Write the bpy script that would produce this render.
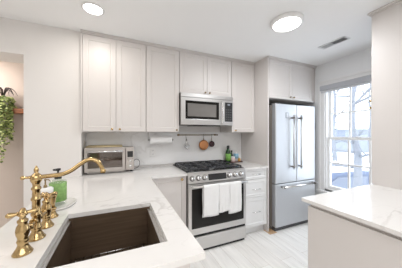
import bpy, bmesh, math, random
from mathutils import Vector, Matrix
R = math.radians
scn = bpy.context.scene
col = scn.collection
for o in list(bpy.data.objects):
    bpy.data.objects.remove(o)

# ------------------------------------------------------------ camera
cam_d = bpy.data.cameras.new('camera'); cam = bpy.data.objects.new('camera', cam_d); col.objects.link(cam)
cam.location = (0, 0, 1.36); cam.rotation_euler = (R(90), 0, R(-23.7))
cam_d.sensor_width = 36; cam_d.lens = 188 / 402 * 36; cam_d.clip_start = .02
scn.camera = cam
# ------------------------------------------------------------ world (bright overcast snow day)
w = bpy.data.worlds.new('overcast'); scn.world = w; w.use_nodes = True
bg = w.node_tree.nodes['Background']; bg.inputs[0].default_value = (.84, .92, 1.0, 1); bg.inputs[1].default_value = 3.0
# ------------------------------------------------------------ area lights: unseen fill added behind and beside the camera, next room's warm light
def area(name, loc, size, power, colr, rot=(0, 0, 0), sy=None):
    l = bpy.data.lights.new(name, 'AREA'); l.energy = power; l.color = colr; l.size = size
    if sy: l.shape = 'RECTANGLE'; l.size_y = sy
    o = bpy.data.objects.new(name, l); o.location = loc; o.rotation_euler = rot; col.objects.link(o)
    return o
area('rear_fill_light', (0.2, -1.4, 2.38), 2.2, 34, (1, .99, .975))  # added frontal fill behind the camera, no actual fixture
area('dining_room_light', (-1.9, 2.75, 2.36), .7, 22, (1, .92, .86))
area('side_fill_light', (-1.6, .6, 2.38), 1.2, 8, (1, .97, .93))  # added fill from the left, no actual fixture
scn.view_settings.view_transform = 'Standard'
scn.view_settings.look = 'None'
scn.view_settings.exposure = 0.63
scn.view_settings.gamma = 1
scn.view_settings.use_curve_mapping = False

# ============================================================ materials
def mat(name, c, rough=.5, metal=0.0, noise=0.0, nscale=8, bump=0.0, bscale=60, stretch=None, spec=.5, coat=0):
    m = bpy.data.materials.new(name); m.use_nodes = True; nt = m.node_tree; N = nt.nodes; L = nt.links
    b = N['Principled BSDF']; b.inputs['Base Color'].default_value = (*c, 1); b.inputs['Roughness'].default_value = rough
    b.inputs['Metallic'].default_value = metal; b.inputs['Specular IOR Level'].default_value = spec
    b.inputs['Coat Weight'].default_value = coat
    tc = N.new('ShaderNodeTexCoord'); mp = N.new('ShaderNodeMapping'); L.new(tc.outputs['Object'], mp.inputs[0])
    if stretch: mp.inputs['Scale'].default_value = stretch
    n = N.new('ShaderNodeTexNoise'); n.inputs['Scale'].default_value = nscale; n.inputs['Detail'].default_value = 4
    L.new(mp.outputs[0], n.inputs['Vector'])
    mx = N.new('ShaderNodeMix'); mx.data_type = 'RGBA'
    mx.inputs[6].default_value = (*[max(0, v * (1 - noise)) for v in c], 1); mx.inputs[7].default_value = (*[min(1, v * (1 + noise)) for v in c], 1)
    L.new(n.outputs[0], mx.inputs[0]); L.new(mx.outputs[2], b.inputs['Base Color'])
    if bump:
        n2 = N.new('ShaderNodeTexNoise'); n2.inputs['Scale'].default_value = bscale; L.new(mp.outputs[0], n2.inputs['Vector'])
        bp = N.new('ShaderNodeBump'); bp.inputs['Strength'].default_value = bump; bp.inputs['Distance'].default_value = .003
        L.new(n2.outputs[0], bp.inputs['Height']); L.new(bp.outputs[0], b.inputs['Normal'])
    return m

def emis(name, c, s):
    m = bpy.data.materials.new(name); m.use_nodes = True; b = m.node_tree.nodes['Principled BSDF']
    b.inputs['Base Color'].default_value = (*c, 1)
    b.inputs['Emission Color'].default_value = (*c, 1); b.inputs['Emission Strength'].default_value = s
    return m

def marble(name, base=(.80, .785, .77), vein=(.55, .53, .51), rough=.12, scale=1.1, amt=.55):
    m = mat(name, base, rough, noise=.02); nt = m.node_tree; N = nt.nodes; L = nt.links; b = N['Principled BSDF']
    tc = N.new('ShaderNodeTexCoord')
    mp = N.new('ShaderNodeMapping'); mp.inputs['Rotation'].default_value = (.3, .2, R(-35)); mp.inputs['Scale'].default_value = (1, 2.2, 1.4)
    L.new(tc.outputs['Object'], mp.inputs[0])
    acc = None
    for sc, wd, a in ((scale, .012, amt), (scale * 2.3, .008, amt * .5)):
        n = N.new('ShaderNodeTexNoise'); n.inputs['Scale'].default_value = sc; n.inputs['Detail'].default_value = 5
        n.inputs['Roughness'].default_value = .55; n.inputs['Distortion'].default_value = .6
        L.new(mp.outputs[0], n.inputs['Vector'])
        s = N.new('ShaderNodeMath'); s.operation = 'SUBTRACT'; s.inputs[1].default_value = .5; L.new(n.outputs[0], s.inputs[0])
        ab = N.new('ShaderNodeMath'); ab.operation = 'ABSOLUTE'; L.new(s.outputs[0], ab.inputs[0])
        r = N.new('ShaderNodeMapRange'); r.inputs['From Min'].default_value = 0; r.inputs['From Max'].default_value = wd
        r.inputs['To Min'].default_value = a; r.inputs['To Max'].default_value = 0; L.new(ab.outputs[0], r.inputs[0])
        if acc is None: acc = r
        else:
            ad = N.new('ShaderNodeMath'); ad.operation = 'MAXIMUM'; L.new(acc.outputs[0], ad.inputs[0]); L.new(r.outputs[0], ad.inputs[1]); acc = ad
    nm = N.new('ShaderNodeTexNoise'); nm.inputs['Scale'].default_value = 1.6; L.new(tc.outputs['Object'], nm.inputs['Vector'])
    rr = N.new('ShaderNodeMapRange'); rr.inputs['From Min'].default_value = .42; rr.inputs['From Max'].default_value = .62; L.new(nm.outputs[0], rr.inputs[0])
    mu = N.new('ShaderNodeMath'); mu.operation = 'MULTIPLY'; L.new(acc.outputs[0], mu.inputs[0]); L.new(rr.outputs[0], mu.inputs[1])
    mx = N.new('ShaderNodeMix'); mx.data_type = 'RGBA'; mx.inputs[6].default_value = (*base, 1); mx.inputs[7].default_value = (*vein, 1)
    L.new(mu.outputs[0], mx.inputs[0]); L.new(mx.outputs[2], b.inputs['Base Color'])
    return m

def floor_mat():
    m = mat('whitewashed_planks', (.8, .78, .75), .38); nt = m.node_tree; N = nt.nodes; L = nt.links; b = N['Principled BSDF']
    tc = N.new('ShaderNodeTexCoord'); mp = N.new('ShaderNodeMapping'); mp.inputs['Rotation'].default_value = (0, 0, R(90))
    L.new(tc.outputs['Object'], mp.inputs[0])
    br = N.new('ShaderNodeTexBrick'); br.inputs['Scale'].default_value = 1; br.inputs['Brick Width'].default_value = 1.1
    br.inputs['Row Height'].default_value = .16; br.inputs['Mortar Size'].default_value = .0012; br.offset = .37
    br.inputs['Color1'].default_value = (.94, .925, .90, 1); br.inputs['Color2'].default_value = (.85, .82, .78, 1); br.inputs['Mortar'].default_value = (.56, .5, .44, 1)
    br.inputs['Bias'].default_value = -.35
    L.new(mp.outputs[0], br.inputs['Vector'])
    mp2 = N.new('ShaderNodeMapping'); mp2.inputs['Scale'].default_value = (26, 2.4, 1); L.new(tc.outputs['Object'], mp2.inputs[0])
    n = N.new('ShaderNodeTexNoise'); n.inputs['Scale'].default_value = 1; n.inputs['Detail'].default_value = 6; L.new(mp2.outputs[0], n.inputs['Vector'])
    r = N.new('ShaderNodeMapRange'); r.inputs['From Min'].default_value = .3; r.inputs['From Max'].default_value = .7; r.inputs['To Min'].default_value = .88; r.inputs['To Max'].default_value = 1.06
    L.new(n.outputs[0], r.inputs[0])
    mx = N.new('ShaderNodeMix'); mx.data_type = 'RGBA'; mx.blend_type = 'MULTIPLY'; mx.inputs[0].default_value = 1
    L.new(br.outputs[0], mx.inputs[6]); L.new(r.outputs[0], mx.inputs[7]); L.new(mx.outputs[2], b.inputs['Base Color'])
    return m

def glass_mat(name, tint=(1, 1, 1), refl=.08):
    m = bpy.data.materials.new(name); m.use_nodes = True; nt = m.node_tree; N = nt.nodes; L = nt.links
    N.remove(N['Principled BSDF']); t = N.new('ShaderNodeBsdfTransparent'); t.inputs[0].default_value = (*tint, 1)
    g = N.new('ShaderNodeBsdfGlossy'); g.inputs['Roughness'].default_value = .02
    n = N.new('ShaderNodeTexNoise'); n.inputs['Scale'].default_value = 2
    r = N.new('ShaderNodeMapRange'); r.inputs['To Min'].default_value = refl * .8; r.inputs['To Max'].default_value = refl * 1.2
    L.new(n.outputs[0], r.inputs[0])
    mx = N.new('ShaderNodeMixShader'); L.new(r.outputs[0], mx.inputs[0]); L.new(t.outputs[0], mx.inputs[1]); L.new(g.outputs[0], mx.inputs[2])
    L.new(mx.outputs[0], N['Material Output'].inputs[0])
    return m

def leaf_mat():
    m = mat('leaf_green', (.2, .35, .08), .45); nt = m.node_tree; N = nt.nodes; L = nt.links; b = N['Principled BSDF']
    tc = N.new('ShaderNodeTexCoord'); n = N.new('ShaderNodeTexNoise'); n.inputs['Scale'].default_value = 38
    L.new(tc.outputs['Object'], n.inputs['Vector'])
    cr = N.new('ShaderNodeValToRGB'); cr.color_ramp.elements[0].position = .38; cr.color_ramp.elements[0].color = (.05, .11, .02, 1)
    cr.color_ramp.elements[1].position = .62; cr.color_ramp.elements[1].color = (.60, .68, .26, 1)
    L.new(n.outputs[0], cr.inputs[0]); L.new(cr.outputs[0], b.inputs['Base Color'])
    return m

M = dict(
    wall=mat('wall_paint', (.80, .775, .755), .85, noise=.01, bump=.05, bscale=200),
    ceil=mat('ceiling_paint', (.91, .91, .91), .9, noise=.01),
    far=mat('tan_wall_paint', (.60, .53, .48), .85, noise=.02),
    cab=mat('cabinet_paint', (.69, .655, .635), .42, noise=.01, nscale=3),
    cabpale=mat('pale_cabinet_paint', (.82, .82, .82), .42, noise=.01, nscale=3),  # lighter copy of the cabinet paint, for the drawer base
    steelt=mat('toaster_steel', (.50, .47, .45), .32, 1, noise=.05, nscale=6, stretch=(.6, .6, 60)),
    trim=mat('white_trim', (.86, .86, .86), .45, noise=.01),
    marble=marble('quartz_counter'), splash=marble('quartz_backsplash', (.88, .88, .88), (.62, .61, .6), .2, .8, .4),
    floor=floor_mat(),
    steel=mat('brushed_steel', (.66, .655, .65), .30, 1, noise=.05, nscale=6, stretch=(.6, .6, 60)),
    steelc=mat('fridge_steel', (.66, .68, .71), .6, 1, noise=.03, nscale=5, stretch=(60, 60, .6)),
    steeld=mat('dark_steel', (.28, .27, .26), .35, 1, noise=.05),
    chrome=mat('polished_steel', (.8, .8, .8), .15, 1, noise=.02),
    brass=mat('aged_brass', (.52, .37, .18), .17, 1, noise=.12, nscale=20),
    bronze=mat('dull_bronze', (.30, .22, .12), .35, 1, noise=.1),
    black=mat('black_enamel', (.015, .015, .017), .2, noise=.1),
    iron=mat('cast_iron', (.045, .048, .055), .42, noise=.2, bump=.2),
    bglass=mat('black_glass', (.012, .011, .010), .08, noise=.1, spec=.3),
    gglass=mat('grey_tinted_glass', (.18, .17, .16), .12, noise=.05, coat=.5),
    rubber=mat('black_plastic', (.02, .02, .02), .5, noise=.1),
    sink=mat('bronze_sink', (.125, .085, .055), .42, .35, noise=.45, nscale=3, stretch=(1, 1, 26), bump=.1),
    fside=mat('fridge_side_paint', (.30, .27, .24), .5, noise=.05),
    towel=mat('white_terry', (.86, .86, .86), .95, noise=.03, nscale=40, bump=.5, bscale=500),
    paper=mat('paper_towel_white', (.88, .88, .88), .95, noise=.02, bump=.2, bscale=120),
    wood=mat('walnut_wood', (.30, .12, .055), .5, noise=.35, nscale=6, stretch=(2, 20, 20)),
    twood=mat('tray_wood', (.10, .045, .03), .5, noise=.3, nscale=6, stretch=(2, 20, 20)),
    copper=mat('copper', (.62, .28, .12), .35, .6, noise=.1),
    plum=mat('plum_enamel', (.05, .012, .02), .25, noise=.1),
    bottle=mat('green_bottle_glass', (.012, .06, .02), .1, noise=.1, coat=.6),
    glabel=mat('lime_label', (.22, .48, .10), .5, noise=.15, nscale=60),
    pink=mat('pale_pink', (.80, .62, .62), .5, noise=.03),
    blue=mat('sky_blue', (.28, .50, .66), .5, noise=.05),
    amber=mat('amber', (.65, .35, .08), .35, noise=.1),
    white=mat('white_ceramic', (.88, .88, .87), .2, noise=.01),
    soap=mat('green_soap_label', (.24, .42, .13), .6, noise=.5, nscale=55),
    clear=glass_mat('clear_plastic', (.93, .96, .93), .12),
    glass=glass_mat('window_glass', (1, 1, 1), .05),
    ovenglass=glass_mat('toaster_glass', (.85, .82, .80), .07),
    cavity=mat('oven_cavity', (.48, .40, .34), .5, .2, noise=.2),
    shade=mat('grey_shade_fabric', (.46, .47, .50), .8, noise=.04, nscale=80),
    lamp=emis('lamp_diffuser', (1, .98, .95), 5), lamp2=emis('downlight_diffuser', (1, .97, .93), 5),
    leaf=leaf_mat(), dleaf=mat('dark_leaf', (.045, .03, .03), .5, noise=.3), gold=mat('pale_gold', (.75, .62, .36), .35, .5, noise=.06),
    snow=mat('snow', (.90, .92, .95), .9, noise=.03, nscale=2), bark=mat('frosted_bark', (.19, .20, .225), .9, noise=.2, nscale=12),
    carp=mat('slate_blue_car_paint', (.14, .17, .25), .7, noise=.04), carg=mat('car_window', (.17, .19, .24), .6, noise=.05),
    house=mat('pale_grey_siding', (.24, .26, .29), .8, noise=.05, stretch=(1, 1, 12)), hedge=mat('frosted_hedge', (.36, .42, .50), .9, noise=.3, nscale=6),
    vent=mat('vent_paint', (.72, .72, .72), .5, noise=.02), dark=mat('duct_dark', (.10, .10, .105), .8, noise=.1),
    screen=mat('display_glass', (.022, .022, .024), .3, noise=.1), tire=mat('tyre', (.03, .03, .03), .8, noise=.1),
    greyp=mat('label_grey', (.30, .33, .38), .5, noise=.02), tanfloor=mat('tan_floor_strip', (.62, .42, .25), .5, noise=.15, stretch=(4, 20, 4)),
)

# ============================================================ mesh helpers
class MB:
    def __init__(s): s.bm = bmesh.new()
    def box(s, x0, x1, y0, y1, z0, z1, bev=0, seg=2):
        r = bmesh.ops.create_cube(s.bm, size=1)
        for v in r['verts']:
            v.co = Vector((x0 + (v.co.x + .5) * (x1 - x0), y0 + (v.co.y + .5) * (y1 - y0), z0 + (v.co.z + .5) * (z1 - z0)))
        if bev:
            es = list({e for v in r['verts'] for e in v.link_edges})
            bmesh.ops.bevel(s.bm, geom=es, offset=bev, segments=seg, affect='EDGES', profile=.5)
        return s
    def ring(s, rings, cap=True, closed=False):
        vs = [[s.bm.verts.new(p) for p in r] for r in rings]; n = len(vs[0])
        rng = range(len(vs)) if closed else range(len(vs) - 1)
        for i in rng:
            a, b = vs[i], vs[(i + 1) % len(vs)]
            for j in range(n):
                f = s.bm.faces.new((a[j], a[(j + 1) % n], b[(j + 1) % n], b[j])); f.smooth = True
        if cap and not closed:
            s.bm.faces.new(list(reversed(vs[0]))); s.bm.faces.new(vs[-1])
        return s
    def tube(s, pts, r, seg=10, closed=False):
        pts = [Vector(p) for p in pts]; n = len(pts); rs = r if isinstance(r, (list, tuple)) else [r] * n
        rings = []; up = None
        for i, p in enumerate(pts):
            a = pts[i - 1] if (i > 0 or closed) else pts[0]; b = pts[(i + 1) % n] if (i < n - 1 or closed) else pts[-1]
            t = (b - a).normalized()
            if up is None: up = Vector((0, 0, 1)) if abs(t.z) < .9 else Vector((1, 0, 0))
            u = t.cross(up).normalized(); v = u.cross(t).normalized(); up = v
            rings.append([p + (u * math.cos(2 * math.pi * k / seg) + v * math.sin(2 * math.pi * k / seg)) * rs[i] for k in range(seg)])
        return s.ring(rings, closed=closed)
    def lathe(s, prof, c, axis=(0, 0, 1), seg=24):
        ax = Vector(axis).normalized(); u = ax.orthogonal().normalized(); v = ax.cross(u); c = Vector(c)
        return s.ring([[c + ax * z + (u * math.cos(2 * math.pi * k / seg) + v * math.sin(2 * math.pi * k / seg)) * max(r, 1e-4) for k in range(seg)] for r, z in prof])
    def slab(s, xs, ys, inside, z0, z1, bev=0):
        g = {}
        def V(i, j, z):
            if (i, j, z) not in g: g[(i, j, z)] = s.bm.verts.new((xs[i], ys[j], z))
            return g[(i, j, z)]
        ok = lambda i, j: 0 <= i < len(xs) - 1 and 0 <= j < len(ys) - 1 and inside((xs[i] + xs[i + 1]) / 2, (ys[j] + ys[j + 1]) / 2)
        for i in range(len(xs) - 1):
            for j in range(len(ys) - 1):
                if not ok(i, j): continue
                s.bm.faces.new((V(i, j, z1), V(i + 1, j, z1), V(i + 1, j + 1, z1), V(i, j + 1, z1)))
                s.bm.faces.new((V(i, j, z0), V(i, j + 1, z0), V(i + 1, j + 1, z0), V(i + 1, j, z0)))
                for (di, dj, a, b) in ((-1, 0, (i, j + 1), (i, j)), (1, 0, (i + 1, j), (i + 1, j + 1)), (0, -1, (i, j), (i + 1, j)), (0, 1, (i + 1, j + 1), (i, j + 1))):
                    if not ok(i + di, j + dj):
                        s.bm.faces.new((V(*a, z0), V(*b, z0), V(*b, z1), V(*a, z1)))
        if bev:
            es = [e for e in s.bm.edges if len(e.link_faces) == 2 and e.calc_face_angle() > .5]
            bmesh.ops.bevel(s.bm, geom=es, offset=bev, segments=2, affect='EDGES', profile=.5)
        return s
    def panel(s, x0, x1, z0, z1, yf, th=.02, fr=.052, rec=.007, sgn=1, bead=.006):
        """shaker door: front at yf facing -y (sgn=1) or +y (sgn=-1)"""
        def rect(d, y): return [s.bm.verts.new(p) for p in ((x0 + d, y, z0 + d), (x1 - d, y, z0 + d), (x1 - d, y, z1 - d), (x0 + d, y, z1 - d))]
        L = [rect(0, yf + sgn * th), rect(0, yf + sgn * .0015), rect(.0015, yf), rect(fr, yf), rect(fr + bead, yf + sgn * rec)]
        fs = []
        for a, b in zip(L, L[1:]):
            for j in range(4): fs.append(s.bm.faces.new((a[j], a[(j + 1) % 4], b[(j + 1) % 4], b[j])))
        fs.append(s.bm.faces.new(L[-1])); fs.append(s.bm.faces.new(list(reversed(L[0]))))
        return s

def new(name, mb, m, parent=None, origin=None, smooth=False, props=None):
    bm = mb.bm if isinstance(mb, MB) else mb
    bmesh.ops.recalc_face_normals(bm, faces=bm.faces[:])
    if parent is not None:
        o0 = Vector(parent['_org'])
    else:
        o0 = Vector(origin) if origin else Vector((0, 0, 0))
    bmesh.ops.translate(bm, verts=bm.verts[:], vec=-o0)
    me = bpy.data.meshes.new(name); bm.to_mesh(me); bm.free()
    me.materials.append(m)
    o = bpy.data.objects.new(name, me); col.objects.link(o)
    o['_org'] = tuple(o0)
    if parent is not None: o.parent = parent
    else: o.location = o0
    if smooth:
        for p in me.polygons: p.use_smooth = True
    if props:
        for k, v in props.items(): o[k] = v
    return o
def thing(name, label, cat, loc, group=None, kind=None):
    o = bpy.data.objects.new(name, None); col.objects.link(o); o.location = loc; o.empty_display_size = .05
    o['_org'] = tuple(loc)
    if label: o['label'] = label; o['category'] = cat
    if group: o['group'] = group
    if kind: o['kind'] = kind
    return o
def tag(o, label, cat, group=None):
    o['label'] = label; o['category'] = cat
    if group: o['group'] = group
    return o
def struct(name, mb, m, parent=None, **k):
    o = new(name, mb, m, parent, **k)
    if parent is None: o['kind'] = 'structure'
    return o
def B(*a, **k): return MB().box(*a, **k)

# ============================================================ room shell
CZ = 2.44
struct('floor', B(-3, 3.02, -2.6, 3.5, -.06, 0), M['floor'])
struct('ceiling', B(-3, 3.02, -2.6, 3.5, CZ, CZ + .1), M['ceil'])
struct('wall_back', B(-.36, 2.89, 2.64, 2.78, 0, CZ), M['wall'])
OX0, OX1, OZ = -2.3, -.832, 2.12
wl = MB()   # wall with the wide doorway to the next room
wl.box(-3, OX0, 2.33, 2.63, 0, CZ); wl.box(OX1, -.36, 2.33, 2.78, 0, CZ); wl.box(OX0, OX1, 2.33, 2.63, OZ, CZ)
struct('wall_left', wl, M['wall'])
struct('wall_far', B(-3, -.36, 3.4, 3.5, 0, CZ), M['far'])
struct('wall_end', B(-.40, -.36, 2.78, 3.4, 0, CZ), M['far'])
struct('wall_side', B(-3.1, -3, -2.6, 3.5, 0, CZ), M['wall'])
# window wall
WX = 2.89; wy0, wy1, wz0, wz1 = 1.02, 1.87, .52, 2.07
wr = MB()
for a in ((-2.6, wy0, 0, CZ), (wy1, 2.78, 0, CZ), (wy0, wy1, 0, wz0), (wy0, wy1, wz1, CZ)):
    wr.box(WX, WX + .13, a[0], a[1], a[2], a[3])
struct('wall_right', wr, mat('cool_wall_paint', (.87, .88, .89), .85, noise=.01))
struct('floor_strip', B(1.875, 2.0, 1.95, 2.08, .0005, .004), M['tanfloor'])  # small tan strip on the floor by the refrigerator panel
struct('baseboard_back', B(2.83, WX, 2.615, 2.638, 0, .09, bev=.004), M['trim'])
struct('wall_front', B(-3, 3.02, -2.7, -2.6, 0, CZ), M['wall'])
# backsplash slab
bs = B(-.358, 1.893, 2.626, 2.64, .939, 1.392); struct('trim_1', bs, M['splash'])
# window
W = thing('window_1', None, None, (WX, (wy0 + wy1) / 2, wz0), kind='structure')
cs = MB()
for a in ((wy1 - .005, wy1 + .085, wz0 - .06, wz1 + .09), (wy0 - .085, wy0 + .005, wz0 - .06, wz1 + .09)):
    cs.box(WX - .018, WX, a[0], a[1], a[2], a[3], bev=.003)
cs.box(WX - .026, WX, wy1 + .06, wy1 + .09, wz0 - .06, wz1 + .09, bev=.004)
cs.box(WX - .018, WX, wy0 + .005, wy1 - .005, wz1, wz1 + .07, bev=.003)
cs.box(WX - .03, WX, wy0 - .09, wy1 + .09, wz1 + .07, wz1 + .10, bev=.004)
new('casing', cs, M['trim'], W)
new('sill', B(WX - .05, WX + .06, wy0 - .11, wy1 + .11, wz0 - .05, wz0 - .02, bev=.006), M['trim'], W)
jb = MB(); jb.box(WX, WX + .12, wy1 - .022, wy1, wz0, wz1); jb.box(WX, WX + .12, wy0, wy0 + .022, wz0, wz1); jb.box(WX, WX + .12, wy0, wy1, wz1 - .02, wz1); jb.box(WX, WX + .12, wy0, wy1, wz0 - .02, wz0 + .012)
new('jamb', jb, M['trim'], W)
def sash(name, x0, x1, z0, z1, bot, top):
    y0, y1 = wy0 + .022, wy1 - .022; s_ = MB(); st = .035
    s_.box(x0, x1, y0, y0 + st, z0, z1); s_.box(x0, x1, y1 - st, y1, z0, z1)
    s_.box(x0, x1, y0 + st, y1 - st, z0, z0 + bot); s_.box(x0, x1, y0 + st, y1 - st, z1 - top, z1)
    gy0, gy1, gz0, gz1 = y0 + st, y1 - st, z0 + bot, z1 - top
    for k in (1, 2):
        y = gy0 + (gy1 - gy0) * k / 3; s_.box(x0 + .008, x1 - .008, y - .011, y + .011, gz0, gz1)
    zm = (gz0 + gz1) / 2; s_.box(x0 + .009, x1 - .009, gy0, gy1, zm - .010, zm + .010)
    f_ = new(name, s_, M['trim'], W)
    new('pane', B((x0 + x1) / 2 - .002, (x0 + x1) / 2 + .002, gy0, gy1, gz0, gz1), M['glass'], f_)
    return f_
lo = sash('lower_sash', WX + .028, WX + .062, wz0 + .012, 1.315, .05, .038)
new('sash_lock', B(WX + .010, WX + .030, 1.43, 1.47, 1.312, 1.325, bev=.003), M['trim'], lo)
sash('upper_sash', WX + .066, WX + .098, 1.28, wz1 - .02, .038, .03)
sh = thing('roller_shade', 'grey roller shade rolled up at the top of the window', 'window shade', (WX - .03, 1.44, 1.99))
new('cassette', B(WX - .062, WX - .020, wy0 - .02, wy1 + .045, 2.015, 2.09, bev=.01), M['shade'], sh)
new('hem_bar', B(WX - .040, WX - .025, wy0 - .01, wy1 + .035, 1.985, 2.015, bev=.004), mat('shade_hem_grey', (.62, .63, .66), .7, noise=.02), sh)

# ============================================================ upper cabinets
CB = 1.385; CT = 2.41; UF = 2.31
def knob(c, d, parent, m='brass', name='knob', r=.011):
    k = MB().lathe([(r * .45, 0), (r * .4, .012), (r, .016), (r * 1.1, .021), (r * .9, .026), (0, .028)], c, d, seg=14)
    return new(name, k, M[m], parent)
def upper(label, x0, x1, z0, z1, ndoors, knobs, yf=UF, kcol='brass', yb=2.624, loc=None):
    t = thing('wall_cabinet', label, 'cabinet', ((x0 + x1) / 2, 2.6, z0), group='wall cabinets along the back wall')
    new('body', B(x0, x1, yf, yb, z0, z1), M['cab'], t)
    w_ = (x1 - x0) / ndoors
    for k in range(ndoors):
        a, b = x0 + k * w_ + .0015, x0 + (k + 1) * w_ - .0015
        d = new('door', MB().panel(a, b, z0 + .002, z1 - .002, yf - .021, th=.0205), M['cab'], t)
        knob((knobs[k][0], yf - .021, knobs[k][1]), (0, -1, 0), d, kcol)
    return t
t = upper('tall double-door wall cabinet at the left end, above the toaster oven', -.345, .296, CB, CT, 2, [(-.065, CB + .028), (.013, CB + .028)])
new('end_stile', B(-.3595, -.3455, 2.283, 2.624, CB - .012, CT), M['cab'], t)
upper('single-door wall cabinet above the paper towel roll', .300, .704, CB, CT, 1, [(.668, CB + .026)], kcol='bronze')
upper('short double-door wall cabinet directly above the microwave', .708, 1.482, 1.885, CT, 2, [(1.062, 1.912), (1.128, 1.912)], kcol='bronze')
upper('single-door wall cabinet right of the microwave, above the green bottle', 1.486, 1.893, CB, CT, 1, [(1.545, CB + .026)])
t = thing('refrigerator_cabinet', 'deep double-door cabinet above the stainless refrigerator', 'cabinet', (2.35, 2.6, 1.865))
new('body', B(1.917, 2.805, 2.03, 2.638, 1.865, CT), M['cab'], t)
for a, b, kx in ((1.9185, 2.3595, 2.325), (2.3625, 2.8035, 2.395)):
    d = new('door', MB().panel(a, b, 1.867, CT - .002, 2.009, th=.0205), M['cab'], t); knob((kx - .015, 2.009, 1.90), (0, -1, 0), d, 'bronze')
new('filler', B(2.8055, WX - .001, 2.03, 2.10, 1.865, CT), M['cab'], t)
new('side_panel', B(1.896, 1.915, 2.012, 2.638, 0, CT, bev=.0015), M['cab'], t)
# crown trims, each a long moulding
def crown(name, pts):
    # run profile of a small cornice along straight pieces
    b = MB()
    for (x0, x1, y0, y1) in pts:
        b.box(x0, x1, y0, y1, CT + .0, CT + .012, bev=.002); 
    for (x0, x1, y0, y1) in pts:
        b.box(x0 - .008, x1 + .008, y0 - .008, y1 + .008, CT + .0125, CZ - .0005, bev=.004)
    return struct(name, b, M['cab'])
crown('trim_2', [(-.352, 1.885, 2.278, 2.62)])
crown('trim_3', [(1.896, WX - .01, 1.998, 2.62)])

# ============================================================ right hutch and peninsula
HX0, HX1, HY0, HY1 = 2.065, 2.88, .50, .905
t = thing('counter_cabinet', 'tall cabinet with a plain beige side standing on the right counter', 'cabinet', ((HX0 + HX1) / 2, .7, .9145))
new('body', B(HX0, HX1, HY0, HY1, .9145, CT), M['cab'], t)
for a, b, kx in ((HX0 + .002, 2.471, 2.10), (2.474, HX1 - .002, 2.845)):
    d = new('door', MB().panel(a, b, 1.63, CT - .002, HY1 + .0205, th=.02, sgn=-1), M['cab'], t); knob((kx, HY1 + .0205, 1.66), (0, 1, 0), d)
    d = new('door', MB().panel(a, b, .918, 1.627, HY1 + .0205, th=.02, sgn=-1), M['cab'], t); knob((kx, HY1 + .0205, 1.598), (0, 1, 0), d)
struct('trim_4', MB().box(HX0 - .01, HX1, HY0 - .01, HY1 + .03, CT, CT + .012, bev=.002).box(HX0 - .022, HX1, HY0 - .02, HY1 + .042, CT + .0125, CZ - .0005, bev=.004), M['cab'])
t = thing('worktop', 'white marbled counter of the right peninsula in the foreground', 'countertop', (2.0, .2, .89))
new('slab', B(1.176, 2.888, -.75, .926, .890, .914, bev=.0025), M['marble'], t)
t = thing('peninsula_cabinet', 'beige base cabinet with plain side under the right counter', 'cabinet', (2.0, .2, 0))
new('body', B(1.205, 2.886, -.70, .897, .0, .862), M['cab'], t)
new('top_rail', B(1.222, 2.884, -.69, .887, .8622, .8895), M['cab'], t)

# ============================================================ base cabinets
# left of range (corner cabinet)
t = thing('base_cabinet', 'base cabinet with one door left of the range', 'cabinet', (.5, 2.3, 0), group='base cabinets')
new('body', B(-.34, .712, 2.05, 2.62, .1, .889), M['cab'], t)
new('toe_kick', B(-.34, .712, 2.11, 2.62, 0, .0995), M['cab'], t)
d = new('door', MB().panel(.33, .708, .112, .882, 2.03, th=.0195), M['cab'], t)
knob((.653, 2.03, .850), (0, -1, 0), d, r=.014)
# sink base
t = thing('sink_cabinet', 'left peninsula base cabinet below the sink counter', 'cabinet', (-.1, 1.3, 0), group='base cabinets')
sb = MB(); sb.slab([-.465, -.30, .232, .25], [.672, .74, 1.30, 2.045], lambda x, y: not (-.30 < x < .232 and .74 < y < 1.30), .1, .889)
new('body', sb, M['cab'], t); new('toe_kick', B(-.44, .19, .73, 2.04, 0, .0995), M['cab'], t)
new('bottom_shelf', B(-.30, .232, .74, 1.30, .1, .12), M['cab'], t)
# drawers right of the range
t = thing('drawer_cabinet', 'pale three-drawer base cabinet between range and refrigerator', 'cabinet', (1.7, 2.3, 0), group='base cabinets')
new('body', B(1.507, 1.892, 2.05, 2.62, .1, .889), M['cabpale'], t)
new('toe_kick', B(1.507, 1.892, 2.10, 2.62, 0, .0995), M['cabpale'], t)
for z0, z1, zp, fr in ((.752, .884, .818, .030), (.508, .748, .618, .040), (.112, .504, .312, .045)):
    d = new('drawer', MB().panel(1.510, 1.889, z0, z1, 2.03, th=.0195, fr=fr), M['cabpale'], t)
    pl = MB().tube([(1.635, 2.004, zp), (1.765, 2.004, zp)], .0045, 8)
    for x in (1.65, 1.75): pl.tube([(x, 2.03, zp), (x, 2.004, zp)], .004, 8)
    new('pull', pl, M['chrome'], d)

# worktops
CZ0, CZ1 = .890, .914
SX0, SX1, SY0, SY1 = -.255, .188, .772, 1.252
t = thing('worktop', 'white marbled counter holding the sink and running to the range', 'countertop', (0, 1.5, CZ0))
def ins(x, y):
    if SX0 < x < SX1 and SY0 < y < SY1: return False
    if x < -.358: return y < 2.329
    if x < .300: return True
    return y > 1.995
new('slab', MB().slab([-.512, -.358, SX0, SX1, .300, .712], [.641, SY0, SY1, 1.995, 2.329, 2.625], ins, CZ0, CZ1, bev=.0025), M['marble'], t)
t = thing('worktop', 'short white counter between the range and the tall end panel', 'countertop', (1.7, 2.3, .89))
new('slab', B(1.500, 1.8955, 1.998, 2.625, .890, .914, bev=.002), M['marble'], t)

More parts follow.
